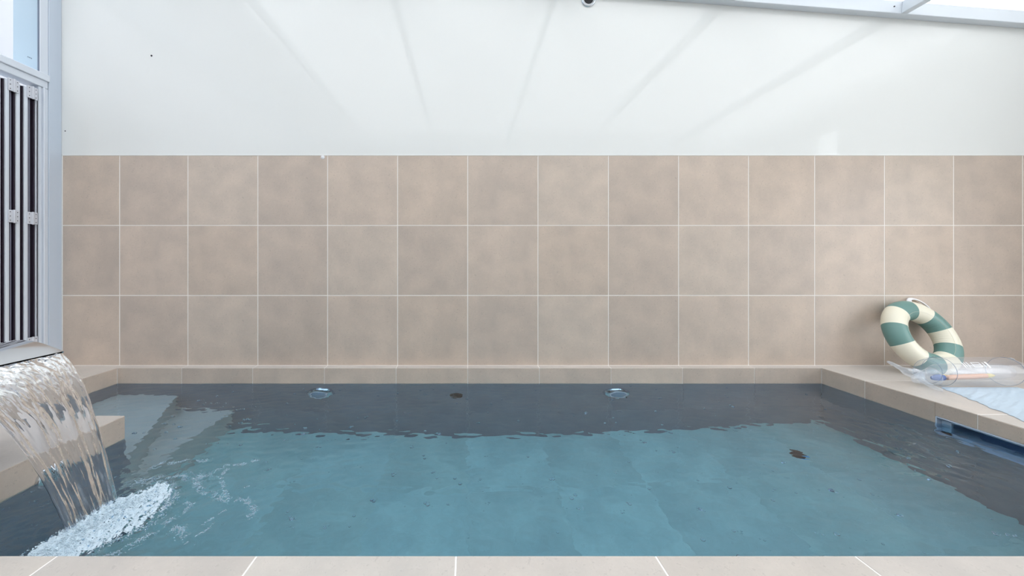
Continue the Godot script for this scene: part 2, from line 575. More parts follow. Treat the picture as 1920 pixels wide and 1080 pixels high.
func build_floor() -> void:
	var f := struct("floor", "pale beige stone tile deck around the sunken pool", "floor")
	var low := -1.35
	var top := -0.0012
	var g: Material = M.grout
	slab("bedding", Vector3(XL - 0.12, low, -0.2), Vector3(XR, top, EDGE_F - 0.003), g, f, 0.0)
	slab("bedding", Vector3(XL - 0.12, low, EDGE_F - 0.003), Vector3(ALCOVE - 0.003, top, STEP_Z), g, f, 0.0)
	slab("bedding", Vector3(XL - 0.12, low, STEP_Z + 0.003), Vector3(BLOCK - 0.003, top, EDGE_N + 0.003), g, f, 0.0)
	slab("bedding", Vector3(XL - 0.12, low, EDGE_N + 0.003), Vector3(XR, top, ZB), g, f, 0.0)
	# right bank, with the mouth of the skimmer left open
	var a := EDGE_R + 0.003
	slab("bedding", Vector3(a, low, EDGE_F - 0.003), Vector3(XR, top, 0.81), g, f, 0.0)
	slab("bedding", Vector3(a, low, 1.42), Vector3(XR, top, EDGE_N + 0.003), g, f, 0.0)
	slab("bedding", Vector3(a, -0.088, 0.81), Vector3(XR, top, 1.42), g, f, 0.0)
	slab("bedding", Vector3(a, low, 0.81), Vector3(XR, -0.35, 1.42), g, f, 0.0)
	slab("bedding", Vector3(3.34, -0.35, 0.81), Vector3(XR, -0.088, 1.42), g, f, 0.0)
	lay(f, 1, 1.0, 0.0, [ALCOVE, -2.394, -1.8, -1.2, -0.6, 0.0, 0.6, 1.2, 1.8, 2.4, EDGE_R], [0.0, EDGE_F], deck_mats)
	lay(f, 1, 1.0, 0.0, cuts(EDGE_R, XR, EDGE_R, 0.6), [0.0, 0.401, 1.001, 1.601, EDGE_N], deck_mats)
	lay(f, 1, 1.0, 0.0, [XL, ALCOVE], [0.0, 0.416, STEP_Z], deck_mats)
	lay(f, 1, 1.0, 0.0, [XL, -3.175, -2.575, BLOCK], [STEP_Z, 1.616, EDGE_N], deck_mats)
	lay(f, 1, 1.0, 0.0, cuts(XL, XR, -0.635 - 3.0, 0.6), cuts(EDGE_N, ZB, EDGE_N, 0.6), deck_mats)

	var p := struct("pool_basin", "tiled sunken pool basin with submerged corner steps", "pool")
	slab("bedding", Vector3(ALCOVE - 0.01, low, EDGE_F - 0.01), Vector3(EDGE_R + 0.01, FLOOR - 0.0008, EDGE_N + 0.01), M.floor_grout, p, 0.0)
	var xs := [ALCOVE, -2.394, -1.8, -1.2, -0.6, 0.0, 0.6, 1.2, 1.8, 2.4, EDGE_R]
	lay(p, 1, 1.0, FLOOR, xs, [EDGE_F, 0.672, 1.272, 1.872, EDGE_N], floor_mats, 0.0015)
	# the course at the water line is the deck's tile, below it a copy darkened for underwater shade
	lay(p, 2, 1.0, EDGE_F, xs, [-0.148, 0.0], tile_mats)
	lay(p, 2, 1.0, EDGE_F, xs, [FLOOR, -0.748, -0.148], shaded_basin_mats, 0.0007)
	var mouth := Rect2(0.81, -0.34, 0.61, 0.252)
	lay(p, 0, -1.0, EDGE_R, [EDGE_F, 0.401, 1.001, 1.601, EDGE_N], [-0.148, 0.0], tile_mats, 0.005, mouth)
	lay(p, 0, -1.0, EDGE_R, [EDGE_F, 0.401, 1.001, 1.601, EDGE_N], [FLOOR, -0.748, -0.148], shaded_basin_mats, 0.0007, mouth)
	lay(p, 0, 1.0, ALCOVE, [EDGE_F, 0.416, STEP_Z], [-0.148, 0.0], tile_mats)
	lay(p, 0, 1.0, ALCOVE, [EDGE_F, 0.416, STEP_Z], [FLOOR, -0.748, -0.148], shaded_basin_mats, 0.0007)
	lay(p, 2, -1.0, STEP_Z, [ALCOVE, -2.575, BLOCK], [-0.148, 0.0], tile_mats)
	lay(p, 2, -1.0, STEP_Z, [ALCOVE, -2.575, BLOCK], [FLOOR, -0.748, -0.148], shaded_basin_mats, 0.0007)
	lay(p, 0, 1.0, BLOCK, [STEP_Z, 1.616, EDGE_N], [-0.148, 0.0], tile_mats)
	lay(p, 0, 1.0, BLOCK, [STEP_Z, 1.616, EDGE_N], [FLOOR, -0.748, -0.148], shaded_basin_mats, 0.0007)
	lay(p, 2, -1.0, EDGE_N, cuts(BLOCK, EDGE_R, -1.835, 0.6), [-0.148, 0.0], tile_mats)
	lay(p, 2, -1.0, EDGE_N, cuts(BLOCK, EDGE_R, -1.835, 0.6), [FLOOR, -0.748, -0.148], shaded_basin_mats, 0.0007)
	part("step", prism(PackedVector2Array([Vector2(ALCOVE, EDGE_F), Vector2(-2.43, EDGE_F), Vector2(BLOCK, STEP_Z), Vector2(ALCOVE, STEP_Z)]), -0.79, -0.46, "xz"), M.step, p)
	part("step", prism(PackedVector2Array([Vector2(ALCOVE, EDGE_F), Vector2(BLOCK, EDGE_F), Vector2(BLOCK, STEP_Z), Vector2(ALCOVE, STEP_Z)]), FLOOR, -0.79, "xz"), M.step, p)

	var t := struct("terrace", "outdoor paving beyond the folding door", "paving")
	slab("paving", Vector3(-9.0, -0.3, -3.0), Vector3(XL - 0.12, -0.02, 14.0), M.terrace, t)

# ---------------------------------------------------------------- water
func wave(x: float, z: float) -> float:
	var r := Vector2(x, z).distance_to(FALL_A)
	var near := 0.28 + 1.05 * exp(-r / 1.5)
	var h := near * (0.0030 * wave_a.get_noise_2d(x * 30.0, z * 70.0) + 0.0026 * wave_b.get_noise_2d(x * 9.0, z * 16.0))
	h += 0.012 * exp(-r * r / 0.09) * wave_a.get_noise_2d(x * 130.0 + 50.0, z * 130.0)
	h += 0.0028 * exp(-r / 0.45) * sin(TAU * (r + 0.04 * wave_b.get_noise_2d(x * 40.0, z * 40.0)) / 0.10)
	var q := Vector2((x - 2.55) / 0.35, (z - 1.1) / 0.4).length_squared()
	h += 0.008 * exp(-q) * wave_b.get_noise_2d(x * 45.0 + 90.0, z * 30.0)
	return h

func water_patch(x0: float, x1: float, z0: float, z1: float, cell: float) -> ArrayMesh:
	var nx := maxi(2, int((x1 - x0) / cell))
	var nz := maxi(2, int((z1 - z0) / cell))
	var p := []
	for j in nz + 1:
		var row := PackedVector3Array()
		var z := lerpf(z0, z1, float(j) / nz)
		for i in nx + 1:
			var x := lerpf(x0, x1, float(i) / nx)
			row.append(Vector3(x, WATER + wave(x, z), z))
		p.append(row)
	return grid_mesh(p)

func build_water() -> void:
	wave_a.seed = 5
	wave_a.frequency = 0.25
	wave_a.fractal_octaves = 2
	wave_b.seed = 8
	wave_b.frequency = 0.25
	wave_b.fractal_octaves = 2
	var w := thing("pool_water", "clear rippled teal water filling the sunken pool", "water")
	w.set_meta("kind", "structure")
	part("surface", water_patch(BLOCK, EDGE_R + 0.002, EDGE_F - 0.002, EDGE_N + 0.002, 0.0125), M.water, w)
	part("surface", water_patch(ALCOVE - 0.002, BLOCK, EDGE_F - 0.002, STEP_Z + 0.002, 0.0125), M.water, w)
	part("surface", water_patch(EDGE_R + 0.002, 3.32, 0.83, 1.40, 0.02), M.water, w)

# ---------------------------------------------------------------- waterfall
func build_waterfall() -> void:
	var z0 := 1.41
	var z1 := 1.87
	var s := thing("waterfall_spout", "polished steel waterfall spout arching from the left deck", "spout", Vector3(-2.33, 0, (z0 + z1) / 2))
	var pts: Array[Vector2] = []
	var curve := Curve3D.new()
	curve.add_point(Vector3(0.0, 0.0, 0), Vector3.ZERO, Vector3(-0.01, 0.2, 0))
	curve.add_point(Vector3(0.215, 0.505, 0), Vector3(-0.15, -0.01, 0), Vector3(0.08, 0.005, 0))
	curve.add_point(Vector3(0.43, 0.462, 0), Vector3(-0.09, 0.03, 0), Vector3.ZERO)
	curve.bake_interval = 0.02
	var n := 36
	var upper: Array[Vector2] = []
	var lower: Array[Vector2] = []
	for i in n + 1:
		var k := float(i) / n
		var q := curve.sample_baked(curve.get_baked_length() * k)
		var q2 := curve.sample_baked(minf(curve.get_baked_length() * k + 0.01, curve.get_baked_length()))
		var q1 := curve.sample_baked(maxf(curve.get_baked_length() * k - 0.01, 0.0))
		var t := Vector2(q2.x - q1.x, q2.y - q1.y).normalized()
		var nn := Vector2(-t.y, t.x)
		var th := lerpf(0.032, 0.004, pow(k, 1.2))
		upper.append(Vector2(q.x, q.y) + nn * th)
		lower.append(Vector2(q.x, q.y) - nn * th)
	var hz := (z1 - z0) / 2
	var p := []
	var ring: Array[Vector2] = []
	for q in upper:
		ring.append(q)
	for i in range(lower.size() - 1, -1, -1):
		ring.append(lower[i])
	var poly := PackedVector2Array(ring)
	# top and bottom skins are smooth, the cheeks flat
	var skin_top := []
	var skin_low := []
	for i in upper.size():
		skin_top.append(PackedVector3Array([Vector3(upper[i].x, upper[i].y, -hz), Vector3(upper[i].x, upper[i].y, hz)]))
		skin_low.append(PackedVector3Array([Vector3(lower[i].x, lower[i].y, -hz), Vector3(lower[i].x, lower[i].y, hz)]))
	var st := SurfaceTool.new()
	st.begin(Mesh.PRIMITIVE_TRIANGLES)
	st.append_from(grid_mesh(skin_top, [], true), 0, Transform3D.IDENTITY)
	st.append_from(grid_mesh(skin_low, [], false), 0, Transform3D.IDENTITY)
	part("blade", st.commit(), M.steel, s)
	part("cheek", prism(poly, -hz - 0.006, -hz, "xy"), M.steel, s)
	part("cheek", prism(poly, hz, hz + 0.006, "xy"), M.steel, s)
	slab("outlet_slot", Vector3(0.418, 0.4565, -hz), Vector3(0.4285, 0.4595, hz), M.dark, s, 0.0)
	slab("base_plate", Vector3(-0.07, 0.0, -hz - 0.02), Vector3(0.07, 0.008, hz + 0.02), M.steel, s, 0.002)

	# the falling sheet: a closed skin of water, streaked along its fall and rounded at the rims
	var noise := FastNoiseLite.new()
	noise.seed = 21
	noise.frequency = 1.0
	noise.fractal_octaves = 2
	var noise2 := FastNoiseLite.new()
	noise2.seed = 33
	noise2.frequency = 1.0
	noise2.fractal_octaves = 3
	var lip := Vector2(-1.8965, 0.460)
	var rows := 150
	var half := 84
	var grid := []
	for i in rows + 1:
		var k := float(i) / rows
		var t := 0.352 * k
		var c := lip + Vector2(1.10 * t + 0.02 * k, -4.9 * t * t - 0.06 * t)
		var v := Vector2(1.12, -9.8 * t - 0.06).normalized()
		var nn := Vector2(-v.y, v.x)
		var wide := lerpf(0.222, 0.092, pow(k, 0.9))
		var zc := lerpf(1.64, 1.652, k)
		var row := PackedVector3Array()
		for j in half * 2 + 1:
			var jj := j % (half * 2)
			var front := jj <= half
			var a := (float(jj) / half) * 2.0 - 1.0 if front else 3.0 - (float(jj) / half) * 2.0
			var rim := exp(-pow((1.0 - absf(a)) * wide / 0.012, 2.0))
			var th := 0.0022 * sqrt(maxf(0.0, 1.0 - pow(absf(a), 24.0))) + 0.0075 * rim * sqrt(maxf(0.0, 1.0 - pow(absf(a), 6.0))) + 0.0028 * exp(-pow(((1.0 - absf(a)) * wide - 0.022) / 0.006, 2.0))
			var zz := a * 0.222
			var streak := noise.get_noise_2d(zz * 55.0 + (0.0 if front else 90.0), k * (5.5 if front else 4.0) + zz * 2.0)
			var blob := noise2.get_noise_2d(zz * 72.0 + 7.0, k * 13.0 + (0.0 if front else 40.0))
			var grow := smoothstep(0.0, 0.06, k)
			var off := grow * (streak * (0.0007 + 0.0030 * exp(-k * 2.6)) + 0.0044 * blob * exp(-k * 3.0))
			off *= sqrt(maxf(0.0, 1.0 - pow(absf(a), 10.0)))
			var sway := grow * 0.006 * noise2.get_noise_2d(zz * 9.0, k * 2.5 + 11.0)
			var q := c + nn * ((th + off) if front else (-th + off * 0.7) ) + nn * sway
			row.append(Vector3(q.x, q.y, zc + a * wide + 0.004 * k * noise2.get_noise_2d(k * 6.0, a)))
		grid.append(row)
	var fall := part("water_sheet", grid_mesh(grid), M.fall, self)
	tag(fall, "clear sheet of water falling from the steel spout", "water")

	# foam where it lands
	var fl := FastNoiseLite.new()
	fl.seed = 77
	fl.frequency = 1.0
	fl.fractal_octaves = 3
	rng.seed = 9
	var core_edge := PackedVector2Array([Vector2(-1.52, 1.97), Vector2(-1.53, 1.776), Vector2(-1.515, 1.682), Vector2(-1.51, 1.575), Vector2(-1.436, 1.505), Vector2(-1.421, 1.449), Vector2(-1.376, 1.44), Vector2(-1.282, 1.505), Vector2(-1.238, 1.575), Vector2(-1.227, 1.653), Vector2(-1.229, 1.737), Vector2(-1.277, 1.80), Vector2(-1.33, 1.88), Vector2(-1.37, 1.97)])
	var cover := func(x: float, z: float) -> float:
		var at := Vector2(x, z)
		var edge := 1.0
		for k in core_edge.size():
			edge = minf(edge, at.distance_to(Geometry2D.get_closest_point_to_segment(at, core_edge[k], core_edge[(k + 1) % core_edge.size()])))
		if not Geometry2D.is_point_in_polygon(at, core_edge):
			edge = -edge
		return smoothstep(-0.03, 0.06, edge) * lerpf(1.0, 0.35, smoothstep(-1.48, -1.25, x))
	var sheet := SurfaceTool.new()
	sheet.begin(Mesh.PRIMITIVE_TRIANGLES)
	sheet.set_smooth_group(0)
	var cell := 0.004
	for i in 115:
		for j in 158:
			var x := -1.60 + i * cell
			var z := 1.38 + j * cell
			if z > EDGE_N - 0.008:
				continue
			var den: float = cover.call(x, z)
			den *= clampf(0.85 + 0.9 * fl.get_noise_2d(x * 9.0 + z * 16.0, x * 40.0 - z * 22.0), 0.0, 1.3)
			if den < 0.24 + 0.2 * fl.get_noise_2d(x * 260.0, z * 260.0):
				continue
			var c: Array[Vector3] = []
			for q in [[0, 0], [1, 0], [1, 1], [0, 1]]:
				var xx: float = x + q[0] * cell
				var zz: float = z + q[1] * cell
				c.append(Vector3(xx, WATER + wave(xx, zz) + 0.003 + 0.003 * fl.get_noise_2d(xx * 20.0 + zz * 30.0, xx * 90.0 - zz * 50.0) + 0.002 * fl.get_noise_2d(xx * 150.0, zz * 150.0), zz))
			for q in [0, 1, 2, 0, 2, 3]:
				sheet.add_vertex(c[q])
	sheet.index()
	sheet.generate_normals()
	var fs := part("foam_raft", sheet.commit(), M.foam, self)
	tag(fs, "dense white churned foam under the falling sheet", "foam")
	fs.set_meta("kind", "stuff")
	var spots: Array[Transform3D] = []
	var tries := 0
	while spots.size() < 30000 and tries < 300000:
		tries += 1
		var x := rng.randf_range(-1.60, -1.15)
		var z := rng.randf_range(1.38, EDGE_N - 0.01)
		var inner: float = cover.call(x, z)
		var d := inner * clampf(0.55 + 1.5 * fl.get_noise_2d(x * 9.0 + z * 16.0, x * 40.0 - z * 22.0), 0.05, 1.0)
		if rng.randf() > d:
			continue
		var rad := rng.randf_range(0.0008, 0.0022)
		var y := WATER + wave(x, z) + rng.randf_range(-0.004, 0.0005) + 0.012 * inner * rng.randf() * rng.randf()
		spots.append(Transform3D(Basis().scaled(Vector3(rad, rad * 0.7, rad)), Vector3(x, y, z)))
	multi("foam", spots, M.foam, "white foam spreading where the falling sheet lands", "foam")

	# froth: strings of fine clear bubbles that drift away from the foam
	var strings := [
		[0.014, Vector2(-1.558, 1.319), Vector2(-1.551, 1.267), Vector2(-1.476, 1.279), Vector2(-1.429, 1.255), Vector2(-1.359, 1.261), Vector2(-1.311, 1.255)],
		[0.013, Vector2(-1.234, 1.347), Vector2(-1.205, 1.297), Vector2(-1.145, 1.291), Vector2(-1.094, 1.267), Vector2(-1.069, 1.249)],
		[0.030, Vector2(-1.547, 1.459), Vector2(-1.482, 1.42), Vector2(-1.409, 1.4), Vector2(-1.326, 1.389), Vector2(-1.25, 1.41), Vector2(-1.224, 1.379)],
		[0.016, Vector2(-1.252, 1.44), Vector2(-1.18, 1.505), Vector2(-1.105, 1.532), Vector2(-1.059, 1.558), Vector2(-0.999, 1.566), Vector2(-0.966, 1.549), Vector2(-0.898, 1.599), Vector2(-0.869, 1.638), Vector2(-0.869, 1.682)],
		[0.010, Vector2(-1.18, 1.325), Vector2(-1.167, 1.4), Vector2(-1.115, 1.459), Vector2(-1.06, 1.523), Vector2(-1.021, 1.558)],
		[0.004, Vector2(-1.01, 1.505), Vector2(-0.986, 1.459), Vector2(-0.968, 1.425)],
		[0.006, Vector2(-0.989, 1.623), Vector2(-1.01, 1.668), Vector2(-1.03, 1.71)],
		[0.007, Vector2(-1.017, 1.809), Vector2(-1.006, 1.776), Vector2(-0.988, 1.734), Vector2(-0.985, 1.703)],
		[0.016, Vector2(-1.116, 1.75), Vector2(-1.114, 1.717), Vector2(-1.043, 1.769)],
		[0.012, Vector2(-1.195, 1.575), Vector2(-1.155, 1.591), Vector2(-1.151, 1.63), Vector2(-1.163, 1.668), Vector2(-1.173, 1.717), Vector2(-1.178, 1.757)],
		[0.018, Vector2(-1.26, 1.90), Vector2(-1.209, 1.835), Vector2(-1.196, 1.8), Vector2(-1.182, 1.763)]]
	var froth: Array[Transform3D] = []
	for q in strings:
		for k in range(1, q.size() - 1):
			var n2 := int((q[k] as Vector2).distance_to(q[k + 1]) * 110.0 * (q[0] / 0.01)) * 20
			for m in n2:
				var at: Vector2 = (q[k] as Vector2).lerp(q[k + 1], rng.randf()) + Vector2(rng.randfn(), rng.randfn()) * (q[0] * 0.55)
				if fl.get_noise_2d(at.x * 22.0, at.y * 22.0) < -0.16:
					continue
				var rad := rng.randf_range(0.0007, 0.0020)
				froth.append(Transform3D(Basis().scaled(Vector3(rad, rad * 0.7, rad)), Vector3(at.x, WATER + wave(at.x, at.y), at.y)))
	multi("froth", froth, M.froth, "fine pale froth trailing from the foam across the water", "froth")

	# single bubbles drifting on the surface
	var bub: Array[Transform3D] = []
	rng.seed = 31
	while bub.size() < 720:
		var x := BLOCK + pow(rng.randf(), 1.7) * 4.6
		var z := rng.randf_range(0.1, 1.98)
		if rng.randf() > 0.35 + 0.65 * z / 2.0:
			continue
		var n2 := 1 if rng.randf() < 0.75 else rng.randi_range(2, 7)
		for k in n2:
			var xx := x + rng.randf_range(-0.015, 0.015) * (k > 0 as int)
			var zz := z + rng.randf_range(-0.012, 0.012) * (k > 0 as int)
			var rad := lerpf(0.0025, 0.0095, pow(rng.randf(), 2.2))
			bub.append(Transform3D(Basis().scaled(Vector3(rad, rad * 0.75, rad)), Vector3(xx, WATER + wave(xx, zz), zz)))
	multi("bubbles", bub, M.bubble, "small clear bubbles drifting across the pool surface", "bubbles")

func multi(called: String, spots: Array[Transform3D], m: Material, label: String, category: String) -> void:
	var sp := SphereMesh.new()
	sp.radius = 1.0
	sp.height = 2.0
	sp.radial_segments = 10
	sp.rings = 5
	var mm := MultiMesh.new()
	mm.transform_format = MultiMesh.TRANSFORM_3D
	mm.mesh = sp
	mm.instance_count = spots.size()
	for i in spots.size():
		mm.set_instance_transform(i, spots[i])
	var o := MultiMeshInstance3D.new()
	o.name = called
	o.multimesh = mm
	o.material_override = m
	add_child(o)
	tag(o, label, category)
	o.set_meta("kind", "stuff")

# ---------------------------------------------------------------- pool fittings
func build_fittings() -> void:
	for i in 2:
		var x: float = [-1.226, 1.24][i]
		var l := thing("pool_light", ["round chrome underwater pool light nearer the waterfall steps", "round chrome underwater pool light nearer the striped swim ring"][i], "pool light", Vector3(x, -0.352, EDGE_F), "underwater lights in the far pool wall")
		part("bezel", lathe([Vector2(0.112, 0.0), Vector2(0.112, 0.012), Vector2(0.104, 0.028), Vector2(0.092, 0.046), Vector2(0.078, 0.052), Vector2(0.074, 0.046)], 40), M.chrome, l)
		part("inner_ring", lathe([Vector2(0.078, 0.044), Vector2(0.074, 0.056), Vector2(0.066, 0.058), Vector2(0.062, 0.05)], 40), M.vinyl_white, l)
		part("lens", lathe([Vector2(0.063, 0.048), Vector2(0.055, 0.056), Vector2(0.035, 0.064), Vector2(0.015, 0.067), Vector2(0.0, 0.068)], 40), M.lens, l)
		for k in 4:
			var a := TAU * (k + 0.5) / 4
			part("screw", lathe([Vector2(0.006, 0.0), Vector2(0.005, 0.004), Vector2(0.0, 0.004)], 10), M.screw, l, Vector3(cos(a) * 0.093, sin(a) * 0.093, 0.045))
	var g := thing("inlet_grille", "small dark round grille between the two pool lights", "grille", Vector3(-0.098, -0.40, EDGE_F))
	part("rim", lathe([Vector2(0.054, 0.0), Vector2(0.052, 0.008), Vector2(0.046, 0.010), Vector2(0.044, 0.004)], 28), M.black_plastic, g)
	part("plate", lathe([Vector2(0.046, 0.004), Vector2(0.03, 0.007), Vector2(0, 0.008)], 28), M.dark, g)
	for k in 9:
		var a := TAU * k / 8
		var rr := 0.0 if k == 8 else 0.028
		part("nozzle", lathe([Vector2(0.007, 0), Vector2(0.007, 0.005), Vector2(0.004, 0.005), Vector2(0.004, 0.001)], 10), M.screw, g, Vector3(cos(a) * rr, sin(a) * rr, 0.006))
	var d := thing("floor_drain", "small black round drain cap with a modelled blue caustic glint on the pool floor", "drain", Vector3(2.39, FLOOR, 0.48))
	part("cap", lathe([Vector2(0.044, 0), Vector2(0.042, 0.008), Vector2(0.034, 0.012), Vector2(0, 0.013)], 30, Vector3.UP), M.black_plastic, d)
	part("tab", box(Vector3(0.035, 0.008, 0.03), 0.002), M.cyan, d, Vector3(0.01, 0.005, 0.055))  # solid blue piece stands in for a caustic glint of light

	var o := thing("overflow_grille", "half submerged chrome grille on the side of the left deck", "grille", Vector3(BLOCK, -0.135, 1.395))
	part("rim", lathe([Vector2(0.062, 0.0), Vector2(0.062, 0.012), Vector2(0.056, 0.018), Vector2(0.048, 0.014)], 32, Vector3.RIGHT), M.chrome, o)
	part("plate", lathe([Vector2(0.05, 0.012), Vector2(0.03, 0.016), Vector2(0, 0.017)], 28, Vector3.RIGHT), M.chrome, o)
	for k in 19:
		var rr := 0.0 if k == 0 else (0.018 if k < 7 else 0.036)
		var a := TAU * k / 6.0 if k < 7 else TAU * k / 12.0
		part("hole", lathe([Vector2(0.0065, 0), Vector2(0.0065, 0.0015), Vector2(0, 0.0015)], 10, Vector3.RIGHT), M.dark, o, Vector3(0.0165 - rr * 0.06, cos(a) * rr, sin(a) * rr))

	# skimmer mouth in the right wall
	var s := thing("skimmer", "pale plastic skimmer mouth in the right pool wall", "skimmer", Vector3(EDGE_R, 0, 0.81))
	var L := 0.61
	slab("frame", Vector3(0.0, -0.340, 0.0), Vector3(0.36, -0.332, L), M.skimmer, s)
	slab("frame", Vector3(0.0, -0.097, 0.0), Vector3(0.36, -0.089, L), M.skimmer, s)
	slab("frame", Vector3(0.0, -0.340, 0.0), Vector3(0.36, -0.09, 0.008), M.skimmer, s)
	slab("frame", Vector3(0.0, -0.340, L - 0.008), Vector3(0.36, -0.09, L), M.skimmer, s)
	slab("back_plate", Vector3(0.34, -0.340, 0.0), Vector3(0.36, -0.09, L), M.flap, s)
	slab("bezel", Vector3(0.03, -0.112, 0.008), Vector3(0.045, -0.097, L - 0.008), M.skimmer, s)
	slab("bezel", Vector3(0.03, -0.332, 0.008), Vector3(0.045, -0.290, L - 0.008), M.skimmer, s)
	slab("bezel", Vector3(0.03, -0.332, 0.008), Vector3(0.045, -0.097, 0.055), M.skimmer, s)
	slab("flap", Vector3(0.14, -0.332, 0.10), Vector3(0.15, -0.145, L - 0.02), M.flap, s)

# ---------------------------------------------------------------- things on the right deck and small wall fittings
func build_ring() -> void:
	var R := 0.2195
	var r := 0.0805
	var o := thing("swim_ring", "green and cream striped inflatable swim ring leaning on the tiles", "swim ring", Vector3(3.667, 0.0, 0.172))
	var b := Basis(Vector3.UP, 0.1305) * Basis(Vector3.RIGHT, -0.4342)
	var green := Color(0.42, 0.57, 0.545).srgb_to_linear()
	var cream := Color(0.93, 0.91, 0.83).srgb_to_linear()
	var p := []
	var cols := []
	var nu := 160
	var start := 0.22
	for i in nu:
		for half in 2:
			var u := TAU * float(i + half) / nu
			var stripe := int(floor((float(i) / nu) * 10.0 + 0.0)) % 2
			if half == 0 and i % 16 != 0:
				continue
			var row := PackedVector3Array()
			var crow := []
			for k in 49:
				var v := TAU * (k % 48) / 48.0
				# crinkled a little where the sheet is gathered on the inside
				var wr := 0.0016 * sin(u * 60.0 + 2.0 * sin(u * 7.0)) * smoothstep(-0.3, -1.0, cos(v))
				var rr := r + wr
				var q := Vector3((R + rr * cos(v)) * cos(u + start), (R + rr * cos(v)) * sin(u + start), rr * 0.861 * sin(v))
				row.append(b * q)
				crow.append(green if stripe == 0 else cream)
			p.append(row)
			cols.append(crow)
	var body := part("tube", grid_mesh(p, cols), M.vinyl, o, Vector3(0, 0.2827, 0))
	var dir := func(ang: float, out: float, w: float) -> Vector3:
		return b * Vector3(cos(ang) * out, sin(ang) * out, w)
	var weld := []
	var weld_r := []
	for k in 97:
		weld.append(dir.call(TAU * k / 96.0, R + r * cos(1.95), r * 0.861 * sin(1.95) + 0.0004))
		weld_r.append(0.0007)
	part("weld_line", tube(weld, weld_r, 6), M.weld, body)
	# handle: a flat white strap standing on the rim near the top
	var hp := []
	var hr := []
	for k in 21:
		var q := k / 20.0
		var ang := deg_to_rad(lerpf(75.0, 40.0, q))
		hp.append(dir.call(ang, R + r - 0.003 + 0.058 * pow(sin(PI * q), 0.35), 0.0))
		hr.append(0.007)
	part("handle", tube(hp, hr, 10, 2.2), M.vinyl_white, body)

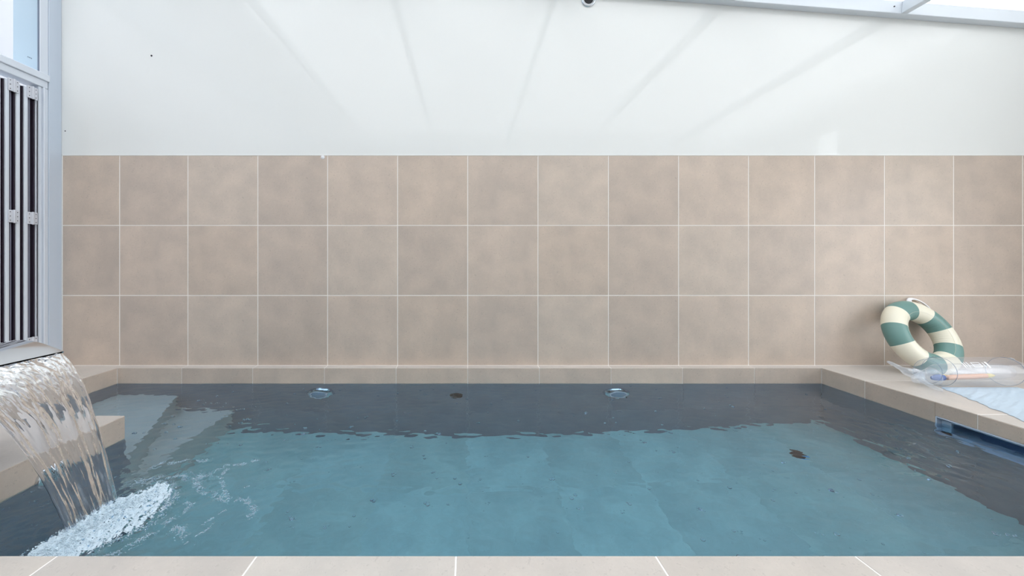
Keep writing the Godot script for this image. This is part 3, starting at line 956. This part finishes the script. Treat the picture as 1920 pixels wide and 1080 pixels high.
func build_tube() -> void:
	var zc := 0.511
	var rad := 0.1
	var o := thing("inflatable_tube", "clear plastic inflated tube lying on the right deck", "inflatable", Vector3(3.56, rad + 0.003, zc))
	var prof := [Vector2(0.012, -0.385), Vector2(0.022, -0.36), Vector2(0.04, -0.33), Vector2(0.066, -0.295), Vector2(0.086, -0.262), Vector2(0.097, -0.225), Vector2(0.1, -0.18), Vector2(0.1, 0.0), Vector2(0.1, 0.24), Vector2(0.096, 0.30), Vector2(0.084, 0.345), Vector2(0.062, 0.378), Vector2(0.033, 0.396), Vector2(0.0, 0.4)]
	part("skin", lathe(prof, 56, Vector3.RIGHT), M.clear, o)
	part("inner_skin", lathe([Vector2(0.0, -0.25), Vector2(0.03, -0.25), Vector2(0.05, -0.2), Vector2(0.055, -0.1), Vector2(0.055, 0.24), Vector2(0.045, 0.30), Vector2(0.0, 0.32)], 40, Vector3.RIGHT), M.clear, o)
	for q in [[-0.19, 0.1], [-0.27, 0.082], [0.285, 0.0975]]:
		var pts := []
		var rs := []
		for k in 49:
			var a := TAU * k / 48.0
			pts.append(Vector3(q[0] + 0.012 * cos(a), cos(a) * q[1], sin(a) * q[1]))
			rs.append(0.0011)
		part("weld_ring", tube(pts, rs, 6), M.grey_clear, o)
	# gathered neck, tail and tab
	var neck := smooth([Vector3(-0.24, -0.03, 0.01), Vector3(-0.30, -0.04, 0.012), Vector3(-0.345, -0.045, 0.015), Vector3(-0.385, -0.05, 0.02), Vector3(-0.40, -0.048, 0.02)], [0.062, 0.05, 0.036, 0.027, 0.006], 20)
	part("neck", tube(neck[0], neck[1], 24, 0.85), M.clear_thick, o)
	var tail := smooth([Vector3(-0.30, -0.02, 0.01), Vector3(-0.36, -0.015, 0.005), Vector3(-0.42, 0.0, 0.0), Vector3(-0.455, 0.022, -0.01), Vector3(-0.50, 0.050, -0.02), Vector3(-0.53, 0.064, -0.025)], [0.02, 0.036, 0.028, 0.014, 0.011, 0.006], 24)
	part("tail", tube(tail[0], tail[1], 18, 0.3), M.clear_thick, o)
	var tab := smooth([Vector3(-0.35, -0.05, 0.02), Vector3(-0.345, -0.07, 0.06), Vector3(-0.338, -0.085, 0.10), Vector3(-0.334, -0.09, 0.13)], [0.016, 0.014, 0.013, 0.010], 14)
	part("tab", tube(tab[0], tab[1], 14, 0.7), M.clear_thick, o)
	part("plug", lathe([Vector2(0.016, 0), Vector2(0.016, 0.012), Vector2(0.011, 0.02), Vector2(0, 0.022)], 18, Vector3(-0.3, 0.3, 0.9)), M.clear_thick, o, Vector3(-0.36, -0.045, 0.035))
	part("valve_cap", lathe([Vector2(0.012, 0), Vector2(0.012, 0.01), Vector2(0, 0.012)], 14, Vector3(0.5, 0.8, 0.1)), M.clear_thick, o, Vector3(0.33, 0.085, 0.0))
	# print on the skin: pale bars and one boxed sign
	var bars := [[-0.115, 0.006, 0.08, 0.0], [-0.098, 0.004, 0.07, 0.0], [-0.080, 0.005, 0.08, 0.0], [-0.050, 0.004, 0.07, 0.0], [0.006, 0.004, 0.07, 0.0], [0.030, 0.004, 0.07, 0.0], [0.050, 0.012, 0.09, 0.0]]
	for q in bars:
		var m := part("print", curved_patch(rad + 0.0006, q[0], q[1], q[2] * 0.5, 0.82), M.ink, o)
		m.rotation.x = 0.0
	for y in [-0.016, 0.0, 0.016]:
		part("print", curved_patch(rad + 0.0006, -0.050, 0.060, 0.003, 0.82 + y / rad), M.ink, o)
	# what lies inside
	var st := thing("coloured_stick", "peach and yellow stick inside the clear plastic tube", "stick", Vector3(3.56, 0.062, zc + 0.0))
	part("shaft", tube([Vector3(-0.15, 0, 0.01), Vector3(0.0, 0.003, 0), Vector3(0.16, 0.006, -0.01)], [0.017, 0.018, 0.016], 14), M.peach, st)
	part("tip", tube([Vector3(0.16, 0.006, -0.01), Vector3(0.20, 0.008, -0.012), Vector3(0.23, 0.008, -0.014)], [0.016, 0.013, 0.004], 14), M.yellow, st)
	var cap := thing("blue_pouch", "small dark blue pouch inside the clear plastic tube", "pouch", Vector3(3.37, 0.055, zc))
	part("body", tube([Vector3(-0.05, 0, 0), Vector3(-0.02, 0.004, 0), Vector3(0.03, 0.004, 0.0), Vector3(0.06, 0.0, 0.0)], [0.012, 0.022, 0.022, 0.01], 14, 0.7), M.blue, cap)
	part("flap", tube([Vector3(0.02, 0.02, 0), Vector3(0.06, 0.016, 0.01), Vector3(0.09, 0.004, 0.014)], [0.008, 0.010, 0.004], 10, 0.6), M.yellow, cap)

func curved_patch(rad: float, x: float, wx: float, arc: float, mid: float) -> ArrayMesh:
	var p := []
	for i in 7:
		var a := mid + (i / 6.0 - 0.5) * arc / rad
		p.append(PackedVector3Array([Vector3(x, cos(a) * rad, sin(a) * rad), Vector3(x + wx, cos(a) * rad, sin(a) * rad)]))
	return grid_mesh(p)

func build_sheet() -> void:
	var n := FastNoiseLite.new()
	n.seed = 4
	n.frequency = 1.0
	n.fractal_octaves = 2
	var p00 := Vector2(3.34, 0.545)
	var p10 := Vector2(3.88, 0.545)
	var p11 := Vector2(3.62, 1.28)
	var p01 := Vector2(3.03, 1.22)
	var top := []
	var low := []
	for j in 61:
		var v := j / 60.0
		var rt := PackedVector3Array()
		var rl := PackedVector3Array()
		for i in 41:
			var u := i / 40.0
			var q := p00.lerp(p10, u).lerp(p01.lerp(p11, u), v)
			q.x += 0.012 * n.get_noise_2d(v * 9.0, 4.0) * (1.0 - u) * 2.0 + 0.02 * sin(v * 3.0) * u
			var h := 0.006 + 0.007 * absf(n.get_noise_2d(u * 2.5 + v * 3.0, v * 11.0 + u * 6.0)) + 0.0015 * (1.0 + n.get_noise_2d(u * 14.0, v * 22.0))
			var e := minf(minf(u, 1.0 - u) * 12.0, minf(v, 1.0 - v) * 14.0)
			h *= clampf(0.25 + e, 0.0, 1.0)
			rt.append(Vector3(q.x, h, q.y))
			rl.append(Vector3(q.x, 0.0006, q.y))
		top.append(rt)
		low.append(rl)
	var st := SurfaceTool.new()
	st.begin(Mesh.PRIMITIVE_TRIANGLES)
	st.append_from(grid_mesh(top), 0, Transform3D.IDENTITY)
	st.append_from(grid_mesh(low, [], true), 0, Transform3D.IDENTITY)
	var o := part("plastic_sheet", st.commit(), M.blue_sheet, self)
	tag(o, "pale blue crumpled plastic sheet on the right deck", "sheet")

func build_small() -> void:
	var v := thing("wall_outlet", "round chrome rimmed dark outlet high on the white wall", "outlet", Vector3(1.033, 3.13, 0.0))
	part("rim", lathe([Vector2(0.062, 0.0), Vector2(0.062, 0.008), Vector2(0.054, 0.014), Vector2(0.048, 0.012), Vector2(0.046, 0.003)], 40), M.chrome, v)
	part("inner_ring", lathe([Vector2(0.046, 0.002), Vector2(0.045, 0.008), Vector2(0.040, 0.008), Vector2(0.039, 0.002)], 36), M.vinyl_white, v)
	part("bore", lathe([Vector2(0.041, 0.003), Vector2(0.02, 0.002), Vector2(0, 0.002)], 30), M.dark, v)
	var a := thing("wall_screw", "dark slotted screw halfway up the white wall, above the third tile column", "screw", Vector3((285.0 - 877.0) / 218.7, 0.883 + (492.0 - 105.0) / 218.7, 0.0))
	part("head", lathe([Vector2(0.008, 0), Vector2(0.006, 0.004), Vector2(0.0, 0.004)], 12), M.screw, a)
	part("slot", box(Vector3(0.009, 0.002, 0.002), 0.0), M.dark, a, Vector3(0, 0, 0.004))
	var a2 := thing("wall_screw", "tiny dark screw low at the left edge of the white wall", "screw", Vector3((123.5 - 877.0) / 218.7, 0.883 + (492.0 - 246.0) / 218.7, 0.0))
	part("head", lathe([Vector2(0.005, 0), Vector2(0.004, 0.003), Vector2(0.0, 0.003)], 10), M.screw, a2)
	var b := thing("wall_plug", "small cream round plug on the top row of wall tiles", "plug", Vector3((605.5 - 877.0) / 218.7, 0.883 + (492.0 - 295.0) / 218.7, 0.0))
	part("cap", lathe([Vector2(0.017, 0), Vector2(0.014, 0.004), Vector2(0.0, 0.005)], 18), M.vinyl_white, b)

func _ready() -> void:
	make_camera()
	make_sky()
	make_materials()
	build_walls()
	build_door()
	build_ceiling()
	build_floor()
	build_water()
	build_waterfall()
	build_fittings()
	build_ring()
	build_tube()
	build_sheet()
	build_small()
